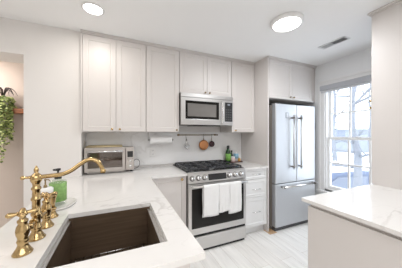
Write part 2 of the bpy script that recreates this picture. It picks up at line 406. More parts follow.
# ============================================================ sink
t = thing('kitchen_sink', 'dark bronze undermount sink with ledges set in the left counter', 'sink', ((SX0 + SX1) / 2, 1.01, .64))
def basin(b, x0, x1, y0, y1, z0, z1, th):
    b.box(x0 - th, x0, y0 - th, y1 + th, z0, z1); b.box(x1, x1 + th, y0 - th, y1 + th, z0, z1)
    b.box(x0, x1, y0 - th, y0, z0, z1); b.box(x0, x1, y1, y1 + th, z0, z1); b.box(x0 - th, x1 + th, y0 - th, y1 + th, z0 - th, z0)
bn = MB(); bx0, bx1, by0, by1 = SX0 + .012, SX1 - .016, SY0 + .002, SY1 - .002; bn.box(bx0 - .006, bx0, by0, by1, .650, .872).box(bx1, bx1 + .006, by0, by1, .650, .872).box(SX0 - .012, SX1 + .012, by0 - .006, by0, .650, .8895).box(SX0 - .012, SX1 + .012, by1, by1 + .006, .650, .8895).box(bx0 - .006, bx1 + .006, by0 - .006, by1 + .006, .644, .650); new('basin', bn, M['sink'], t)
for x0, x1, u0, u1 in ((SX0 - .012, SX0 + .013, SX0 - .008, SX0 + .004), (SX1 - .017, SX1 + .012, SX1 - .004, SX1 + .008)):
    lg = MB(); lg.slab(sorted({x0, x1, u0, u1}), [SY0 + .003, SY1 - .003], lambda x, y: True, .8725, .8765)
    new('ledge', lg, M['steel'], t, props=dict(label='bright stainless side ledge'))
    new('ledge_upstand', B(u0, u1, SY0 + .003, SY1 - .003, .8767, .8890), M['steel'], t, props=dict(label='thin stainless strip along the ledge'))
rk = MB()
for k in range(10):
    x = SX0 + .035 + k * .0405; rk.tube([(x, SY0 + .02, .665), (x, SY1 - .012, .665)], .0025, 6)
for y in (SY0 + .02, SY1 - .012, 1.0): rk.tube([(SX0 + .03, y, .661), (SX1 - .03, y, .661)], .003, 6)
for x in (SX0 + .04, SX1 - .05):
    for y in (SY0 + .04, SY1 - .03): rk.tube([(x, y, .6505), (x, y, .661)], .005, 8)
new('bottom_grid', rk, M['chrome'], t)
new('drain', MB().lathe([(.045, 0), (.045, .004), (.03, .002), (0, .002)], (-.03, 1.02, .6505)), M['steeld'], t)

# ============================================================ bridge faucet
t = thing('bridge_faucet', 'aged brass bridge faucet with cross handles left of the sink', 'faucet', (-.322, 1.02, .914))
FX = -.322; FZ = .9145
def valve(x, y, rot):
    v = MB().lathe([(.030, 0), (.031, .004), (.027, .010), (.020, .022), (.015, .034), (.0165, .040), (.0185, .046), (.0165, .052), (.0155, .06),
                    (.020, .072), (.0215, .085), (.019, .100), (.013, .112), (.0165, .118), (.0165, .124), (.010, .130), (.009, .148)], (x, y, FZ), seg=22)
    o = new('valve', v, M['brass'], t)
    h = MB().lathe([(.010, .138), (.015, .142), (.016, .150), (.011, .158), (.006, .163), (0, .167)], (x, y, FZ), seg=16)
    for k in range(4):
        a = rot + k * math.pi / 2; dx, dy = math.cos(a), math.sin(a); z = FZ + .150
        h.tube([(x, y, z), (x + dx * .018, y + dy * .018, z), (x + dx * .034, y + dy * .034, z), (x + dx * .040, y + dy * .040, z), (x + dx * .046, y + dy * .046, z)], [.008, .0065, .010, .0095, .004], 10)
    new('cross_handle', h, M['brass'], o)
valve(-.328, .912, R(20)); valve(-.318, 1.128, R(35))
cl = MB().lathe([(.032, 0), (.033, .004), (.028, .010), (.021, .022), (.016, .034), (.019, .042), (.019, .050), (.0155, .056), (.015, .095), (.019, .100), (.0195, .107), (.015, .112),
                 (.0145, .16), (.0185, .165), (.0185, .172), (.0145, .178), (.0135, .205), (.0175, .210), (.0175, .216), (.013, .222), (.0135, .235), (.020, .246), (.0215, .256), (.019, .268), (.011, .276),
                 (.006, .281), (.0085, .288), (.009, .294), (.006, .300), (.003, .308), (0, .311)], (FX, 1.02, FZ), seg=22)
new('column', cl, M['brass'], t)
br = MB().tube([(-.328, .915, FZ + .080), (-.326, .95, FZ + .080), (FX, 1.0, FZ + .080), (FX, 1.02, FZ + .080), (FX, 1.04, FZ + .080), (-.319, 1.09, FZ + .080), (-.318, 1.128, FZ + .080)], .0105, 12)
for y in (.945, .995, 1.045, 1.098): br.lathe([(.0125, -.006), (.0155, -.003), (.0155, .003), (.0125, .006)], (-.3225, y, FZ + .080), (0, 1, 0), 16)
new('bridge', br, M['brass'], t)
# pivoting spout
def cr_(P, n=8):
    out = []; P = [Vector(p) for p in P]; P = [2 * P[0] - P[1]] + P + [2 * P[-1] - P[-2]]
    for i in range(1, len(P) - 2):
        for k in range(n):
            u = k / n; a, b, c, d = P[i - 1:i + 3]
            out.append(.5 * ((2 * b) + (c - a) * u + (2 * a - 5 * b + 4 * c - d) * u * u + (3 * b - a - 3 * c + d) * u ** 3))
    out.append(P[-2]); return out
sz = 1.177
sp = MB().tube(cr_([(FX + .012, 1.02, sz - .002), (-.27, 1.02, sz), (-.228, 1.02, sz + .004), (-.195, 1.02, sz + .018), (-.160, 1.02, sz + .045), (-.128, 1.02, sz + .063), (-.098, 1.02, sz + .057), (-.078, 1.02, sz + .032), (-.069, 1.02, sz + .008)]), .0095, 14)
sp.lathe([(.0115, -.004), (.0125, .004), (.012, .012), (.010, .014)], (-.069, 1.02, sz), (0.2, 0, 1), 16)
so = new('spout', sp, M['brass'], t)
new('side_spindle', MB().lathe([(.008, 0), (.006, .01), (.005, .022), (.0085, .026), (.0095, .032), (.006, .037), (0, .039)], (FX - .015, 1.02, sz - .001), (-1, 0, 0), 14), M['brass'], t)
t = thing('side_sprayer', 'brass side sprayer standing behind the faucet handles', 'sprayer', (-.324, 1.245, .914))
new('holder', MB().lathe([(.026, 0), (.027, .004), (.022, .010), (.015, .022), (.013, .034), (.017, .040), (.0185, .046), (.014, .052)], (-.324, 1.245, FZ), seg=20), M['brass'], t)
new('spray_head', MB().lathe([(.011, .050), (.010, .075), (.014, .082), (.015, .100), (.019, .108), (.0195, .122), (.010, .127), (0, .127)], (-.324, 1.245, FZ), seg=18), M['brass'], t)

# ============================================================ soap tray items
t = thing('oval_tray', 'white oval tray under the green soap bottle', 'tray', (-.325, 1.435, .9145))
tr = MB(); rings = []
for r_, z in ((.92, 0), (1, .003), (1.03, .012), (1.0, .0125), (.96, .006), (.5, .005), (.02, .005)):
    rings.append([(-.330 + .076 * r_ * math.cos(a), 1.44 + .115 * r_ * math.sin(a), .9145 + z) for a in [2 * math.pi * k / 40 for k in range(40)]])
tr.ring(rings); new('dish', tr, M['marble'], t)
t = thing('soap_bottle', 'clear soap bottle with green label and black pump on oval tray', 'bottle', (-.325, 1.445, .920))
new('bottle', MB().lathe([(.040, 0), (.044, .004), (.0445, .140), (.040, .150), (.018, .152), (.018, .16), (0, .16)], (-.348, 1.445, .9205), seg=28), M['clear'], t)
new('label', MB().lathe([(.0430, .022), (.0452, .023), (.0452, .134), (.0430, .135)], (-.348, 1.445, .9205), seg=28), M['soap'], t)
pm = MB().lathe([(.019, .16), (.019, .178), (.006, .182), (.005, .208), (.014, .210), (.014, .222), (0, .224)], (-.348, 1.445, .9205), seg=18)
pm.box(-.374, -.348, 1.439, 1.451, 1.130, 1.141, bev=.002)
new('pump', pm, M['rubber'], t)
t = thing('soap_dispenser', 'small white dispenser with brass pump beside the green soap bottle', 'dispenser', (-.388, 1.36, .9145))
new('jar', MB().lathe([(.026, 0), (.030, .004), (.031, .100), (.038, .108), (.038, .128), (.030, .136), (0, .136)], (-.388, 1.36, .9145), seg=24), M['white'], t)
new('pump', MB().lathe([(.010, .136), (.008, .148), (.004, .152), (.0035, .175), (.006, .177), (.006, .184), (0, .185)], (-.388, 1.36, .9145), seg=16).tube([(-.388, 1.36, 1.095), (-.372, 1.357, 1.095), (-.366, 1.355, 1.088)], .003, 8), M['bronze'], t)

# ============================================================ toaster oven
t = thing('toaster_oven', 'stainless countertop toaster oven with glass door on the left', 'toaster oven', (-.08, 2.48, .914))
TX0, TX1, TY, TZ0, TZ1 = -.345, .172, 2.385, .932, 1.205
bd = MB(); basin(bd, TX0 + .02, .07, TY, 2.60, TZ0 + .03, TZ1 - .02, .0)if False else None
bd.box(TX0, TX0 + .016, TY, 2.615, TZ0, TZ1, bev=.003).box(.076, TX1, TY, 2.615, TZ0, TZ1, bev=.003).box(TX0 + .016, .076, TY, 2.615, TZ0, TZ0 + .02).box(TX0 + .016, .076, TY, 2.615, TZ1 - .015, TZ1).box(TX0 + .016, .076, 2.600, 2.615, TZ0 + .02, TZ1 - .015)
new('body', bd, M['steelt'], t)
cv = MB().box(TX0 + .0162, .0758, 2.594, 2.5995, TZ0 + .0205, TZ1 - .0155).box(TX0 + .0162, TX0 + .019, TY + .01, 2.594, TZ0 + .0205, TZ1 - .0155).box(.073, .0758, TY + .01, 2.594, TZ0 + .0205, TZ1 - .0155).box(TX0 + .019, .073, TY + .01, 2.594, TZ0 + .0205, TZ0 + .023)
new('cavity', cv, M['cavity'], t)
rk = MB()
for k in range(12): rk.tube([(TX0 + .04 + k * .03, TY + .02, 1.07), (TX0 + .04 + k * .03, 2.59, 1.07)], .0015, 6)
for y in (TY + .02, 2.59): rk.tube([(TX0 + .02, y, 1.07), (.07, y, 1.07)], .0035, 6)
new('rack', rk, M['chrome'], t)
dr = MB(); x0, x1 = TX0 + .006, .072
dr.box(x0, x1, TY - .018, TY - .0005, 1.150, 1.192, bev=.003).box(x0, x1, TY - .018, TY - .0005, .942, .980, bev=.003).box(x0, x0 + .03, TY - .018, TY - .0005, .980, 1.150).box(x1 - .03, x1, TY - .018, TY - .0005, .980, 1.150)
dd = new('door', dr, M['steelt'], t)
new('pane', B(x0 + .03, x1 - .03, TY - .012, TY - .008, .980, 1.150), M['ovenglass'], dd)
hd = MB().tube([(x0 + .02, TY - .050, 1.165), (x1 - .02, TY - .050, 1.165)], .008, 12)
for x in (x0 + .04, x1 - .04): hd.tube([(x, TY - .018, 1.165), (x, TY - .05, 1.165)], .006, 8)
new('handle', hd, M['chrome'], dd)
cp = new('control_panel', B(.078, TX1 - .003, TY - .014, TY - .0005, .942, 1.192, bev=.003), M['steelt'], t)
new('display', B(.096, .158, TY - .0165, TY - .0135, 1.088, 1.158), M['screen'], cp)
for z in (1.045, .985): new('dial', MB().lathe([(.017, 0), (.0165, .014), (.013, .018), (0, .018)], (.127, TY - .014, z), (0, -1, 0), 20), M['chrome'], cp)
for x in (.100, .154): new('button', MB().lathe([(.005, 0), (.005, .004), (0, .005)], (x, TY - .014, 1.07), (0, -1, 0), 12), M['steeld'], cp)
for x in (TX0 + .03, TX1 - .03):
    for y in (TY + .03, 2.585): new('foot', MB().lathe([(.014, 0), (.014, .0165), (0, .0165)], (x, y, .9148), seg=14), M['rubber'], t)
new('crumb_tray_lip', B(TX0 + .03, .06, TY - .022, TY + .01, .922, .9315, bev=.002), M['steeld'], t)
new('cord', MB().tube(cr_([(TX1 + .0, 2.56, 1.0), (.20, 2.55, 1.035), (.235, 2.53, 1.03), (.25, 2.52, .99), (.235, 2.53, .945), (.20, 2.56, .921), (.15, 2.60, .921)]), .0035, 8), M['rubber'], t)
t = thing('baking_tray', 'dark baking tray with pale gold rim on top of toaster oven', 'baking tray', (-.14, 2.49, 1.206))
new('pan', B(-.325, .04, 2.39, 2.60, 1.2055, 1.213, bev=.002), M['steeld'], t)
new('rim', MB().tube([(-.325, 2.39, 1.216), (.04, 2.39, 1.216), (.04, 2.60, 1.218), (-.325, 2.60, 1.218)], .007, 8, closed=True).box(-.32, .035, 2.395, 2.595, 1.2135, 1.217), M['gold'], t)

# outlet plates
ot = thing('wall_outlet', 'white double outlet on the backsplash under the paper towels', 'outlet', (.43, 2.625, 1.11))
new('plate', B(.393, .467, 2.619, 2.6255, 1.052, 1.170, bev=.002), M['white'], ot)
for z in (1.085, 1.137):
    q = new('socket', B(.412, .448, 2.617, 2.6188, z - .017, z + .017, bev=.0005), M['trim'], ot)
    sl = MB()
    for x in (.422, .437): sl.box(x - .0015, x + .0015, 2.6162, 2.6168, z - .007, z + .007)
    new('slot', sl, M['dark'], q)

# paper towel
t = thing('paper_towel_roll', 'white paper towel roll hanging under the cabinet', 'paper towel roll', (.5, 2.44, 1.28))
new('roll', MB().lathe([(.016, 0), (.045, .001), (.046, .004), (.046, .276), (.045, .279), (.016, .28)], (.362, 2.44, 1.285), (1, 0, 0), 28), M['paper'], t)
hb = MB().tube([(.345, 2.44, 1.285), (.668, 2.44, 1.285)], .006, 10)
hb.lathe([(.013, 0), (.014, .004), (.013, .009), (0, .010)], (.655, 2.44, 1.285), (1, 0, 0), 16)
hb.box(.340, .346, 2.425, 2.455, 1.275, 1.3845)
new('holder', hb, M['steeld'], t)

# ============================================================ utensil rail
RZ = 1.346; RY = 2.595
t = thing('utensil_rail', 'slim bronze rail fixed to the backsplash under the microwave', 'rail', (1.1, 2.62, RZ))
rl = MB().tube([(.775, RY, RZ), (1.415, RY, RZ)], .0065, 10)
for x in (.775, 1.415): rl.lathe([(.010, -.006), (.012, -.002), (.012, .004), (.009, .008)], (x, RY, RZ), (1, 0, 0), 12)
new('bar', rl, M['bronze'], t)
for x in (.80, 1.39): new('bracket', MB().tube([(x, 2.6255, RZ), (x, RY, RZ)], .006, 8).lathe([(.014, 0), (.014, .005), (.01, .007)], (x, 2.6255, RZ), (0, -1, 0), 14), M['bronze'], t)
def hook(x, parent, drop=.035):
    P_ = [(x, RY + .0095 * math.sin(a), RZ + .0095 * math.cos(a)) for a in (-2.2, -1.2, -.2, .8, 1.57)]
    P_ += [(x, RY + .0095, RZ - .012), (x, RY + .004, RZ - drop), (x, RY - .004, RZ - drop - .006), (x, RY - .010, RZ - drop)]
    return new('hook', MB().tube(P_, .0022, 6), M['steeld'], parent)
t = thing('measuring_spoons', 'steel measuring spoons hanging at the left end of the rail', 'measuring spoons', (.90, 2.6, 1.23))
hook(.902, t)
new('ring', MB().tube([(.902 + .010 * math.cos(a), 2.598 - .004, 1.300 + .010 * math.sin(a)) for a in [k * math.pi / 6 for k in range(12)]], .0018, 6, closed=True), M['chrome'], t)
for k, (a, ln, r_) in enumerate(((-.22, .105, .012), (-.05, .125, .016), (.13, .14, .019), (.3, .115, .014))):
    y = 2.590 - k * .004; p0 = Vector((.902, y, 1.295)); d_ = Vector((math.sin(a), 0, -math.cos(a)))
    s_ = MB().tube([p0, p0 + d_ * (ln - r_)], .0028, 6)
    c_ = p0 + d_ * ln
    s_.lathe([(.001, .009), (r_ * .6, .007), (r_, 0), (r_ * .96, 0), (r_ * .55, .005), (.001, .0065)], c_, (0, -1, 0), 16)
    new('spoon', s_, M['chrome'], t)
def pan(label, x, z, r_, m, dep):
    t = thing('hanging_pan', label, 'pan', (x, 2.59, z)); hook(x, t, .03)
    new('bowl', MB().lathe([(r_ * .8, 0), (r_ * .97, .004), (r_, .012), (r_, dep), (r_ * .96, dep), (r_ * .95, .014), (0, .010)][::1], (x, 2.588, z), (0, 1, 0), 32) if False else
        MB().lathe([(0, 0), (r_ * .80, .0), (r_ * .95, .004), (r_, .010), (r_ * 1.02, dep), (r_ * .97, dep), (r_ * .94, .012), (0, .008)], (x, 2.572, z), (0, 1, 0), 32), m, t)
    new('handle', MB().tube([(x, 2.572 + dep - .003, z + r_ * .9), (x, 2.578 + dep, z + r_ + .02), (x, 2.592, RZ - .042)], [.006, .0045, .004], 8), M['bronze'], t)
    return t
pan('round orange-brown copper pan hanging from the rail', 1.183, 1.193, .076, M['copper'], .022)
pan('small round dark plum pan hanging right of the copper pan', 1.318, 1.207, .046, M['plum'], .022)

# ============================================================ range
RX0, RX1 = .716, 1.496
t = thing('gas_range', 'stainless slide-in gas range with black cooktop and towels on handle', 'range', ((RX0 + RX1) / 2, 2.3, 0))
new('body', B(RX0, RX1, 2.012, 2.612, .03, .895), M['steeld'], t)
ct = new('cooktop', B(RX0 - .0035, RX1 + .0035, 2.02, 2.624, .9145, .926, bev=.003), M['black'], t)
tp = MB().box(RX0, RX1, 1.992, 2.0195, .8955, .922, bev=.004); tp.box(RX0, RX1, 2.0205, 2.612, .8955, .914)
new('top_trim', tp, M['steel'], t)
for x, y, r_ in ((.86, 2.17, .045), (.86, 2.46, .038), (1.106, 2.31, .055), (1.35, 2.17, .05), (1.35, 2.46, .036)):
    bu = new('burner', MB().lathe([(r_, 0), (r_, .010), (r_ * .8, .012), (r_ * .8, .018), (r_ * .5, .021), (0, .021)], (x, y, .926), seg=24), M['iron'], ct)
for x0, x1 in ((.735, .975), (.985, 1.227), (1.237, 1.477)):
    g = MB(); y0, y1 = 2.045, 2.600; z = .951; b_ = .006
    def bar(xa, xb, ya, yb, za=z - .010, zb=z + .004): g.box(xa, xb, ya, yb, za, zb, bev=.0015)
    bar(x0, x1, y0, y0 + .012); bar(x0, x1, y1 - .012, y1); bar(x0, x0 + .012, y0, y1); bar(x1 - .012, x1, y0, y1)
    bar(x0, x1, (y0 + y1) / 2 - b_, (y0 + y1) / 2 + b_)
    xm = (x0 + x1) / 2; bar(xm - b_, xm + b_, y0, y0 + .10); bar(xm - b_, xm + b_, y1 - .1, y1); bar(xm - b_, xm + b_, 2.26, 2.39)
    for yy in (2.17, 2.46): bar(x0, x0 + .085, yy - b_, yy + b_); bar(x1 - .085, x1, yy - b_, yy + b_)
    for xx in (x0 + .006, x1 - .006):
        for yy in (y0 + .006, y1 - .006): g.box(xx - .006, xx + .006, yy - .006, yy + .006, .9262, z)
    new('grate', g, M['iron'], t)
# control panel
cpn = MB(); a_ = [(1.970, .800), (1.992, .905), (2.0115, .905), (2.0115, .800)]
cpn.ring([[(x, y, z) for y, z in a_] for x in (RX0, RX1)])
cp = new('control_panel', cpn, M['steel'], t)
for p in cp.data.polygons: p.use_smooth = False
nrm = Vector((0, -1, .21)).normalized()
for x in (.762, .836, .914, 1.245, 1.330, 1.418):
    new('bezel', MB().lathe([(.033, 0), (.033, .0025), (.0, .003)], (x, 1.982, .856), nrm, 24), M['steeld'], cp); k = new('knob', MB().lathe([(.022, .003), (.022, .006), (.021, .030), (.018, .034), (0, .034)], (x, 1.982, .856), nrm, 24), M['chrome'], cp)
    o_ = Vector((x, 1.982, .856)) + nrm * .035; kb = MB(); kb.box(-.004, .004, -.003, .004, -.018, .018, bev=.0015)
    bmesh.ops.transform(kb.bm, matrix=Matrix.Translation(o_) @ Matrix.Rotation(-.2, 4, 'X'), verts=kb.bm.verts[:])
    new('grip', kb, M['steeld'], k)
dp = MB(); pts = [(1.9727, .820), (1.9872, .888), (1.9852, .890), (1.9702, .8195)]
dp.ring([[(x, y - .0006, z) for y, z in pts] for x in (.965, 1.205)]); do_ = new('display', dp, M['screen'], cp)
for p in do_.data.polygons: p.use_smooth = False
# door
dr = MB(); x0, x1 = RX0 + .002, RX1 - .002
dr.box(x0, x1, 1.972, 2.0115, .735, .790, bev=.003).box(x0, x1, 1.972, 2.0115, .215, .285, bev=.002).box(x0, x0 + .035, 1.972, 2.0115, .285, .735).box(x1 - .035, x1, 1.972, 2.0115, .285, .735)
dd = new('oven_door', dr, M['steel'], t)
new('oven_window', B(x0 + .035, x1 - .035, 1.974, 2.0115, .285, .735), M['bglass'], dd)
hd = MB().tube([(.735, 1.918, .768), (1.477, 1.918, .768)], .012, 14)
for x in (.752, 1.460): hd.box(x - .012, x + .012, 1.912, 1.972, .757, .779, bev=.004)
new('handle', hd, M['steel'], dd)
new('gap_seal', B(x0 + .005, x1 - .005, 1.985, 2.0115, .188, .2145), M['black'], t)
new('warming_drawer', B(x0, x1, 1.972, 2.0115, .035, .187, bev=.003), M['steel'], t)
new('toe_strip', B(x0 + .01, x1 - .01, 1.99, 2.06, .002, .034), M['black'], t)
# ---- towels on the handle
def towel(label, x0, x1, zf, zb, seed, fold=None):
    t = thing('dish_towel', label, 'towel', ((x0 + x1) / 2, 1.90, .42), group='white towels on the oven handle')
    rnd = random.Random(seed); ph = rnd.random() * 6
    b = MB(); nx = 26; prof = []
    n1 = 18
    for i in range(n1 + 1): prof.append((1.918 - .0175, zf + (.768 - zf) * i / n1, 1 - i / n1))
    for a in (math.pi * .75, math.pi * .5, math.pi * .25): prof.append((1.918 + .0175 * math.cos(a), .768 + .0175 * math.sin(a), 0))
    for i in range(n1 + 1): prof.append((1.918 + .0175, .768 - (.768 - zb) * i / n1, -i / n1))
    grid = []
    for (y, z, f_) in prof:
        row = []
        for j in range(nx + 1):
            u = j / nx; x = x0 + (x1 - x0) * u
            wv = .004 * math.sin(u * 5 + ph) + .0015 * math.sin(u * 11 + ph * 2)
            yy = y - (abs(wv) * 1.2 * f_ if f_ > 0 else -abs(wv) * .4 * -f_)
            xx = x + .004 * f_ * math.sin(z * 20 + ph)
            if fold and f_ > 0 and u > fold: yy += .006 * min(1, (u - fold) * 12)
            row.append(b.bm.verts.new((xx, yy, z + (.004 * math.sin(u * 5 + ph) if abs(f_) > .9 else 0))))
        grid.append(row)
    for i in range(len(grid) - 1):
        for j in range(nx):
            f = b.bm.faces.new((grid[i][j], grid[i][j + 1], grid[i + 1][j + 1], grid[i + 1][j])); f.smooth = True
    o = new('cloth', b, M['towel'], t)
    s_ = o.modifiers.new('thickness', 'SOLIDIFY'); s_.thickness = .005; s_.offset = 0
    hm = MB()
    hm.box(x0 + .004, x1 - .004, 1.918 - .0245, 1.918 - .0225, zf + .03, zf + .036)
    return t
towel('white towel at the left end of the oven handle', .868, 1.058, .435, .412, 1)
towel('white towel in the middle, shorter, between two others on the oven handle', 1.062, 1.205, .455, .445, 5)
towel('white towel at the right end of the oven handle', 1.209, 1.372, .425, .40, 9)

# ============================================================ microwave
t = thing('microwave', 'stainless over-the-range microwave with dark window above the cooktop', 'microwave', (1.09, 2.4, 1.475))
MX0, MX1, MY = .712, 1.478, 2.24
new('body', B(MX0, MX1, MY + .022, 2.624, 1.478, 1.880), M['steeld'], t)
new('vent_strip', B(MX0, MX1, MY, MY + .0215, 1.830, 1.880, bev=.003), M['steel'], t)
dr = MB(); dr.box(MX0, 1.312, MY, MY + .0215, 1.786, 1.827, bev=.002).box(MX0, 1.312, MY, MY + .0215, 1.480, 1.552, bev=.002).box(MX0, .770, MY, MY + .0215, 1.552, 1.786).box(1.252, 1.312, MY, MY + .0215, 1.552, 1.786)
dd = new('door', dr, M['steel'], t)
fr_ = MB().box(.770, 1.252, MY + .002, MY + .0215, 1.752, 1.786).box(.770, 1.252, MY + .002, MY + .0215, 1.552, 1.586).box(.770, .800, MY + .002, MY + .0215, 1.586, 1.752).box(1.212, 1.252, MY + .002, MY + .0215, 1.586, 1.752)
wf = new('window_frame', fr_, M['bglass'], dd)
new('window_mesh', B(.800, 1.212, MY + .005, MY + .0215, 1.586, 1.752), M['gglass'], wf)
new('handle', MB().tube(cr_([(1.285, MY, 1.800), (1.287, MY - .026, 1.785), (1.29, MY - .036, 1.72), (1.29, MY - .038, 1.65), (1.29, MY - .036, 1.58), (1.287, MY - .026, 1.515), (1.285, MY, 1.500)]), .010, 12), M['chrome'], dd)
cp = new('control_panel', B(1.3145, MX1, MY, MY + .0215, 1.480, 1.827, bev=.002), M['steel'], t)
cg = new('keypad', B(1.343, 1.463, MY - .002, MY + .0005, 1.530, 1.795), M['screen'], cp)
for k in range(5):
    for j in range(3):
        new('key', B(1.357 + j * .034, 1.379 + j * .034, MY - .0032, MY - .0018, 1.550 + k * .034, 1.566 + k * .034), M['dark'], cg)
new('clock', B(1.385, 1.425, MY - .0032, MY - .0018, 1.755, 1.775), M['greyp'], cg)
new('grease_filter', B(.90, 1.30, MY + .06, MY + .30, 1.469, 1.4775, bev=.002), M['black'], t)

# ============================================================ tray items right of the range
t = thing('wooden_tray', 'dark wooden tray on the counter holding the green bottle', 'tray', (1.66, 2.53, .914))
new('board', B(1.515, 1.80, 2.455, 2.61, .9145, .926, bev=.004), M['twood'], t)
rm = MB().box(1.515, 1.80, 2.455, 2.463, .9262, .934, bev=.002).box(1.515, 1.80, 2.602, 2.61, .9262, .934, bev=.002).box(1.515, 1.523, 2.4635, 2.6015, .9262, .934, bev=.002).box(1.792, 1.80, 2.4635, 2.6015, .9262, .934, bev=.002)
new('rim', rm, M['twood'], t)
t = thing('oil_bottle', 'dark green glass bottle with lime label and black cap', 'bottle', (1.574, 2.53, .9265))
new('bottle', MB().lathe([(.036, 0), (.040, .005), (.040, .145), (.036, .165), (.024, .185), (.017, .198), (.017, .207)], (1.574, 2.53, .9265), seg=26), M['bottle'], t)
new('label', MB().lathe([(.0395, .022), (.0412, .023), (.0412, .125), (.0395, .126)], (1.574, 2.53, .9265), seg=26), M['glabel'], t)
new('cap', MB().lathe([(.021, .205), (.022, .208), (.022, .246), (.018, .252), (0, .253)], (1.574, 2.53, .9265), seg=20), M['rubber'], t)
t = thing('vinegar_bottle', 'slim dark bottle behind the pink jar on the tray', 'bottle', (1.675, 2.575, .9265))
new('bottle', MB().lathe([(.024, 0), (.026, .004), (.026, .10), (.012, .125), (.012, .15), (0, .15)], (1.668, 2.574, .9265), seg=20), M['bottle'], t)
new('cap', MB().lathe([(.014, .148), (.014, .170), (0, .171)], (1.668, 2.574, .9265), seg=16), M['rubber'], t)
t = thing('pink_jar', 'short pale pink jar beside the green bottle on the tray', 'jar', (1.655, 2.50, .9265))
new('jar', MB().lathe([(.030, 0), (.033, .003), (.033, .060), (.030, .064), (0, .064)], (1.645, 2.500, .9265), seg=24), M['pink'], t)
new('lid', MB().lathe([(.0335, .0642), (.0335, .078), (.031, .081), (0, .081)], (1.645, 2.500, .9265), seg=24), M['white'], t)
t = thing('blue_canister', 'round sky-blue canister with white base on the tray', 'canister', (1.735, 2.555, .9265))
new('canister', MB().lathe([(.036, 0), (.038, .003), (.038, .105), (.034, .112), (0, .112)], (1.742, 2.556, .9265), seg=26), M['white'], t)
new('band', MB().lathe([(.0375, .040), (.0390, .041), (.0390, .1145), (.034, .1160), (0, .1165)], (1.742, 2.556, .9265), seg=26), M['blue'], t)
new('lid', MB().lathe([(.022, .1167), (.022, .128), (.006, .130), (.005, .165), (.008, .168), (0, .175)], (1.742, 2.556, .9265), seg=20), M['white'], t)
t = thing('amber_jar', 'little amber jar at the right end of the tray', 'jar', (1.76, 2.49, .9265))
new('jar', MB().lathe([(.018, 0), (.020, .003), (.020, .040), (.016, .046), (0, .046)], (1.755, 2.488, .9265), seg=20), M['amber'], t)
new('lid', MB().lathe([(.0175, .0462), (.0175, .056), (0, .057)], (1.755, 2.488, .9265), seg=20), M['gold'], t)

# ============================================================ refrigerator
t = thing('refrigerator', 'stainless french-door refrigerator with bottom freezer drawer', 'refrigerator', (2.39, 2.3, 0))
FX0, FX1, FY = 1.982, 2.790, 1.955
new('body', B(FX0 + .004, FX1 - .004, 2.035, 2.615, .03, 1.770, bev=.003), M['fside'], t)
for hx in (FX0 + .02, FX1 - .10): new('hinge_cover', B(hx, hx + .08, 1.99, 2.12, 1.7855, 1.800, bev=.005), M['dark'], t)
for x0, x1, hx in ((FX0, 2.383, 2.285), (2.389, FX1, 2.432)):
    d = new('door', B(x0, x1, FY, 2.030, .668, 1.785, bev=.010, seg=3), M['steelc'], t)
    h = MB().tube([(hx, FY - .042, .860), (hx, FY - .042, 1.632)], .0115, 14)
    hh = new('handle', h, M['steel'], d)
    mm = MB()
    for z in (.895, 1.590): mm.tube([(hx, FY, z), (hx, FY - .040, z)], .012, 12).lathe([(.0165, -.012), (.0165, .012)], (hx, FY - .042, z), (0, 0, 1), 16)
    new('mount', mm, M['steeld'], hh)
    if hx < 2.35:
        bd_ = new('badge', B(2.165, 2.222, FY - .003, FY - .0002, 1.585, 1.665, bev=.001), M['greyp'], d)
        new('emblem', B(2.179, 2.213, FY - .0045, FY - .0032, 1.594, 1.656, bev=.001), M['steelc'], bd_)
fz = new('freezer_drawer', B(FX0, FX1, FY, 2.030, .060, .658, bev=.010, seg=3), M['steelc'], t)
hh = new('handle', MB().tube([(2.055, FY - .052, .622), (2.745, FY - .052, .622)], .0125, 14), M['chrome'], fz)
mm = MB()
for x in (2.085, 2.715): mm.tube([(x, FY, .622), (x, FY - .05, .622)], .012, 12).lathe([(.017, -.012), (.017, .012)], (x, FY - .052, .622), (1, 0, 0), 16)
new('mount', mm, M['steeld'], hh)
new('base_grille', B(FX0 + .01, FX1 - .01, 1.985, 2.05, .003, .056, bev=.002), M['dark'], t)

# ============================================================ ceiling fixtures
t = thing('ceiling_light', 'large round flat flush-mount light on the ceiling near the window', 'ceiling light', (1.475, 1.315, CZ))
lx, ly = 1.475, 1.318
new('housing', MB().lathe([(.142, 0), (.145, -.004), (.145, -.024), (.135, -.034), (.122, -.0345), (.122, -.02)], (lx, ly, CZ - .0005), seg=48), M['trim'], t)
new('diffuser', MB().lathe([(.121, -.030), (.121, -.035), (.110, -.038), (0, -.040)], (lx, ly, CZ - .0005), seg=48), M['lamp'], t)
area('flush_lamp_light', (1.475, 1.318, 2.39), .24, 8, (.97, .985, 1)).data.shape = 'DISK'
area('downlight_lamp', (-.20, 1.86, 2.42), .13, 2.8, (1, .95, .88)).data.shape = 'DISK'
t = thing('recessed_downlight', 'round recessed downlight in the ceiling at the upper left', 'ceiling light', (-.20, 1.86, CZ))
new('trim_ring', MB().lathe([(.088, 0), (.088, -.005), (.074, -.007), (.072, -.002)], (-.20, 1.86, CZ - .0003), seg=40), M['trim'], t)
new('lens', MB().lathe([(.0715, -.002), (.0715, -.006), (0, -.0065)], (-.20, 1.86, CZ - .0003), seg=40), M['lamp2'], t)
t = thing('ceiling_vent', 'white louvred air vent in the ceiling near the window', 'vent', (2.33, 1.41, CZ))
vx0, vx1, vy0, vy1 = 2.27, 2.39, 1.26, 1.56
new('duct', B(vx0 + .012, vx1 - .012, vy0 + .012, vy1 - .012, CZ - .0025, CZ - .0005), M['dark'], t)
fr_ = MB().box(vx0, vx1, vy0, vy0 + .014, CZ - .008, CZ - .0005, bev=.002).box(vx0, vx1, vy1 - .014, vy1, CZ - .008, CZ - .0005, bev=.002).box(vx0, vx0 + .014, vy0 + .014, vy1 - .014, CZ - .008, CZ - .0005).box(vx1 - .014, vx1, vy0 + .014, vy1 - .014, CZ - .008, CZ - .0005)
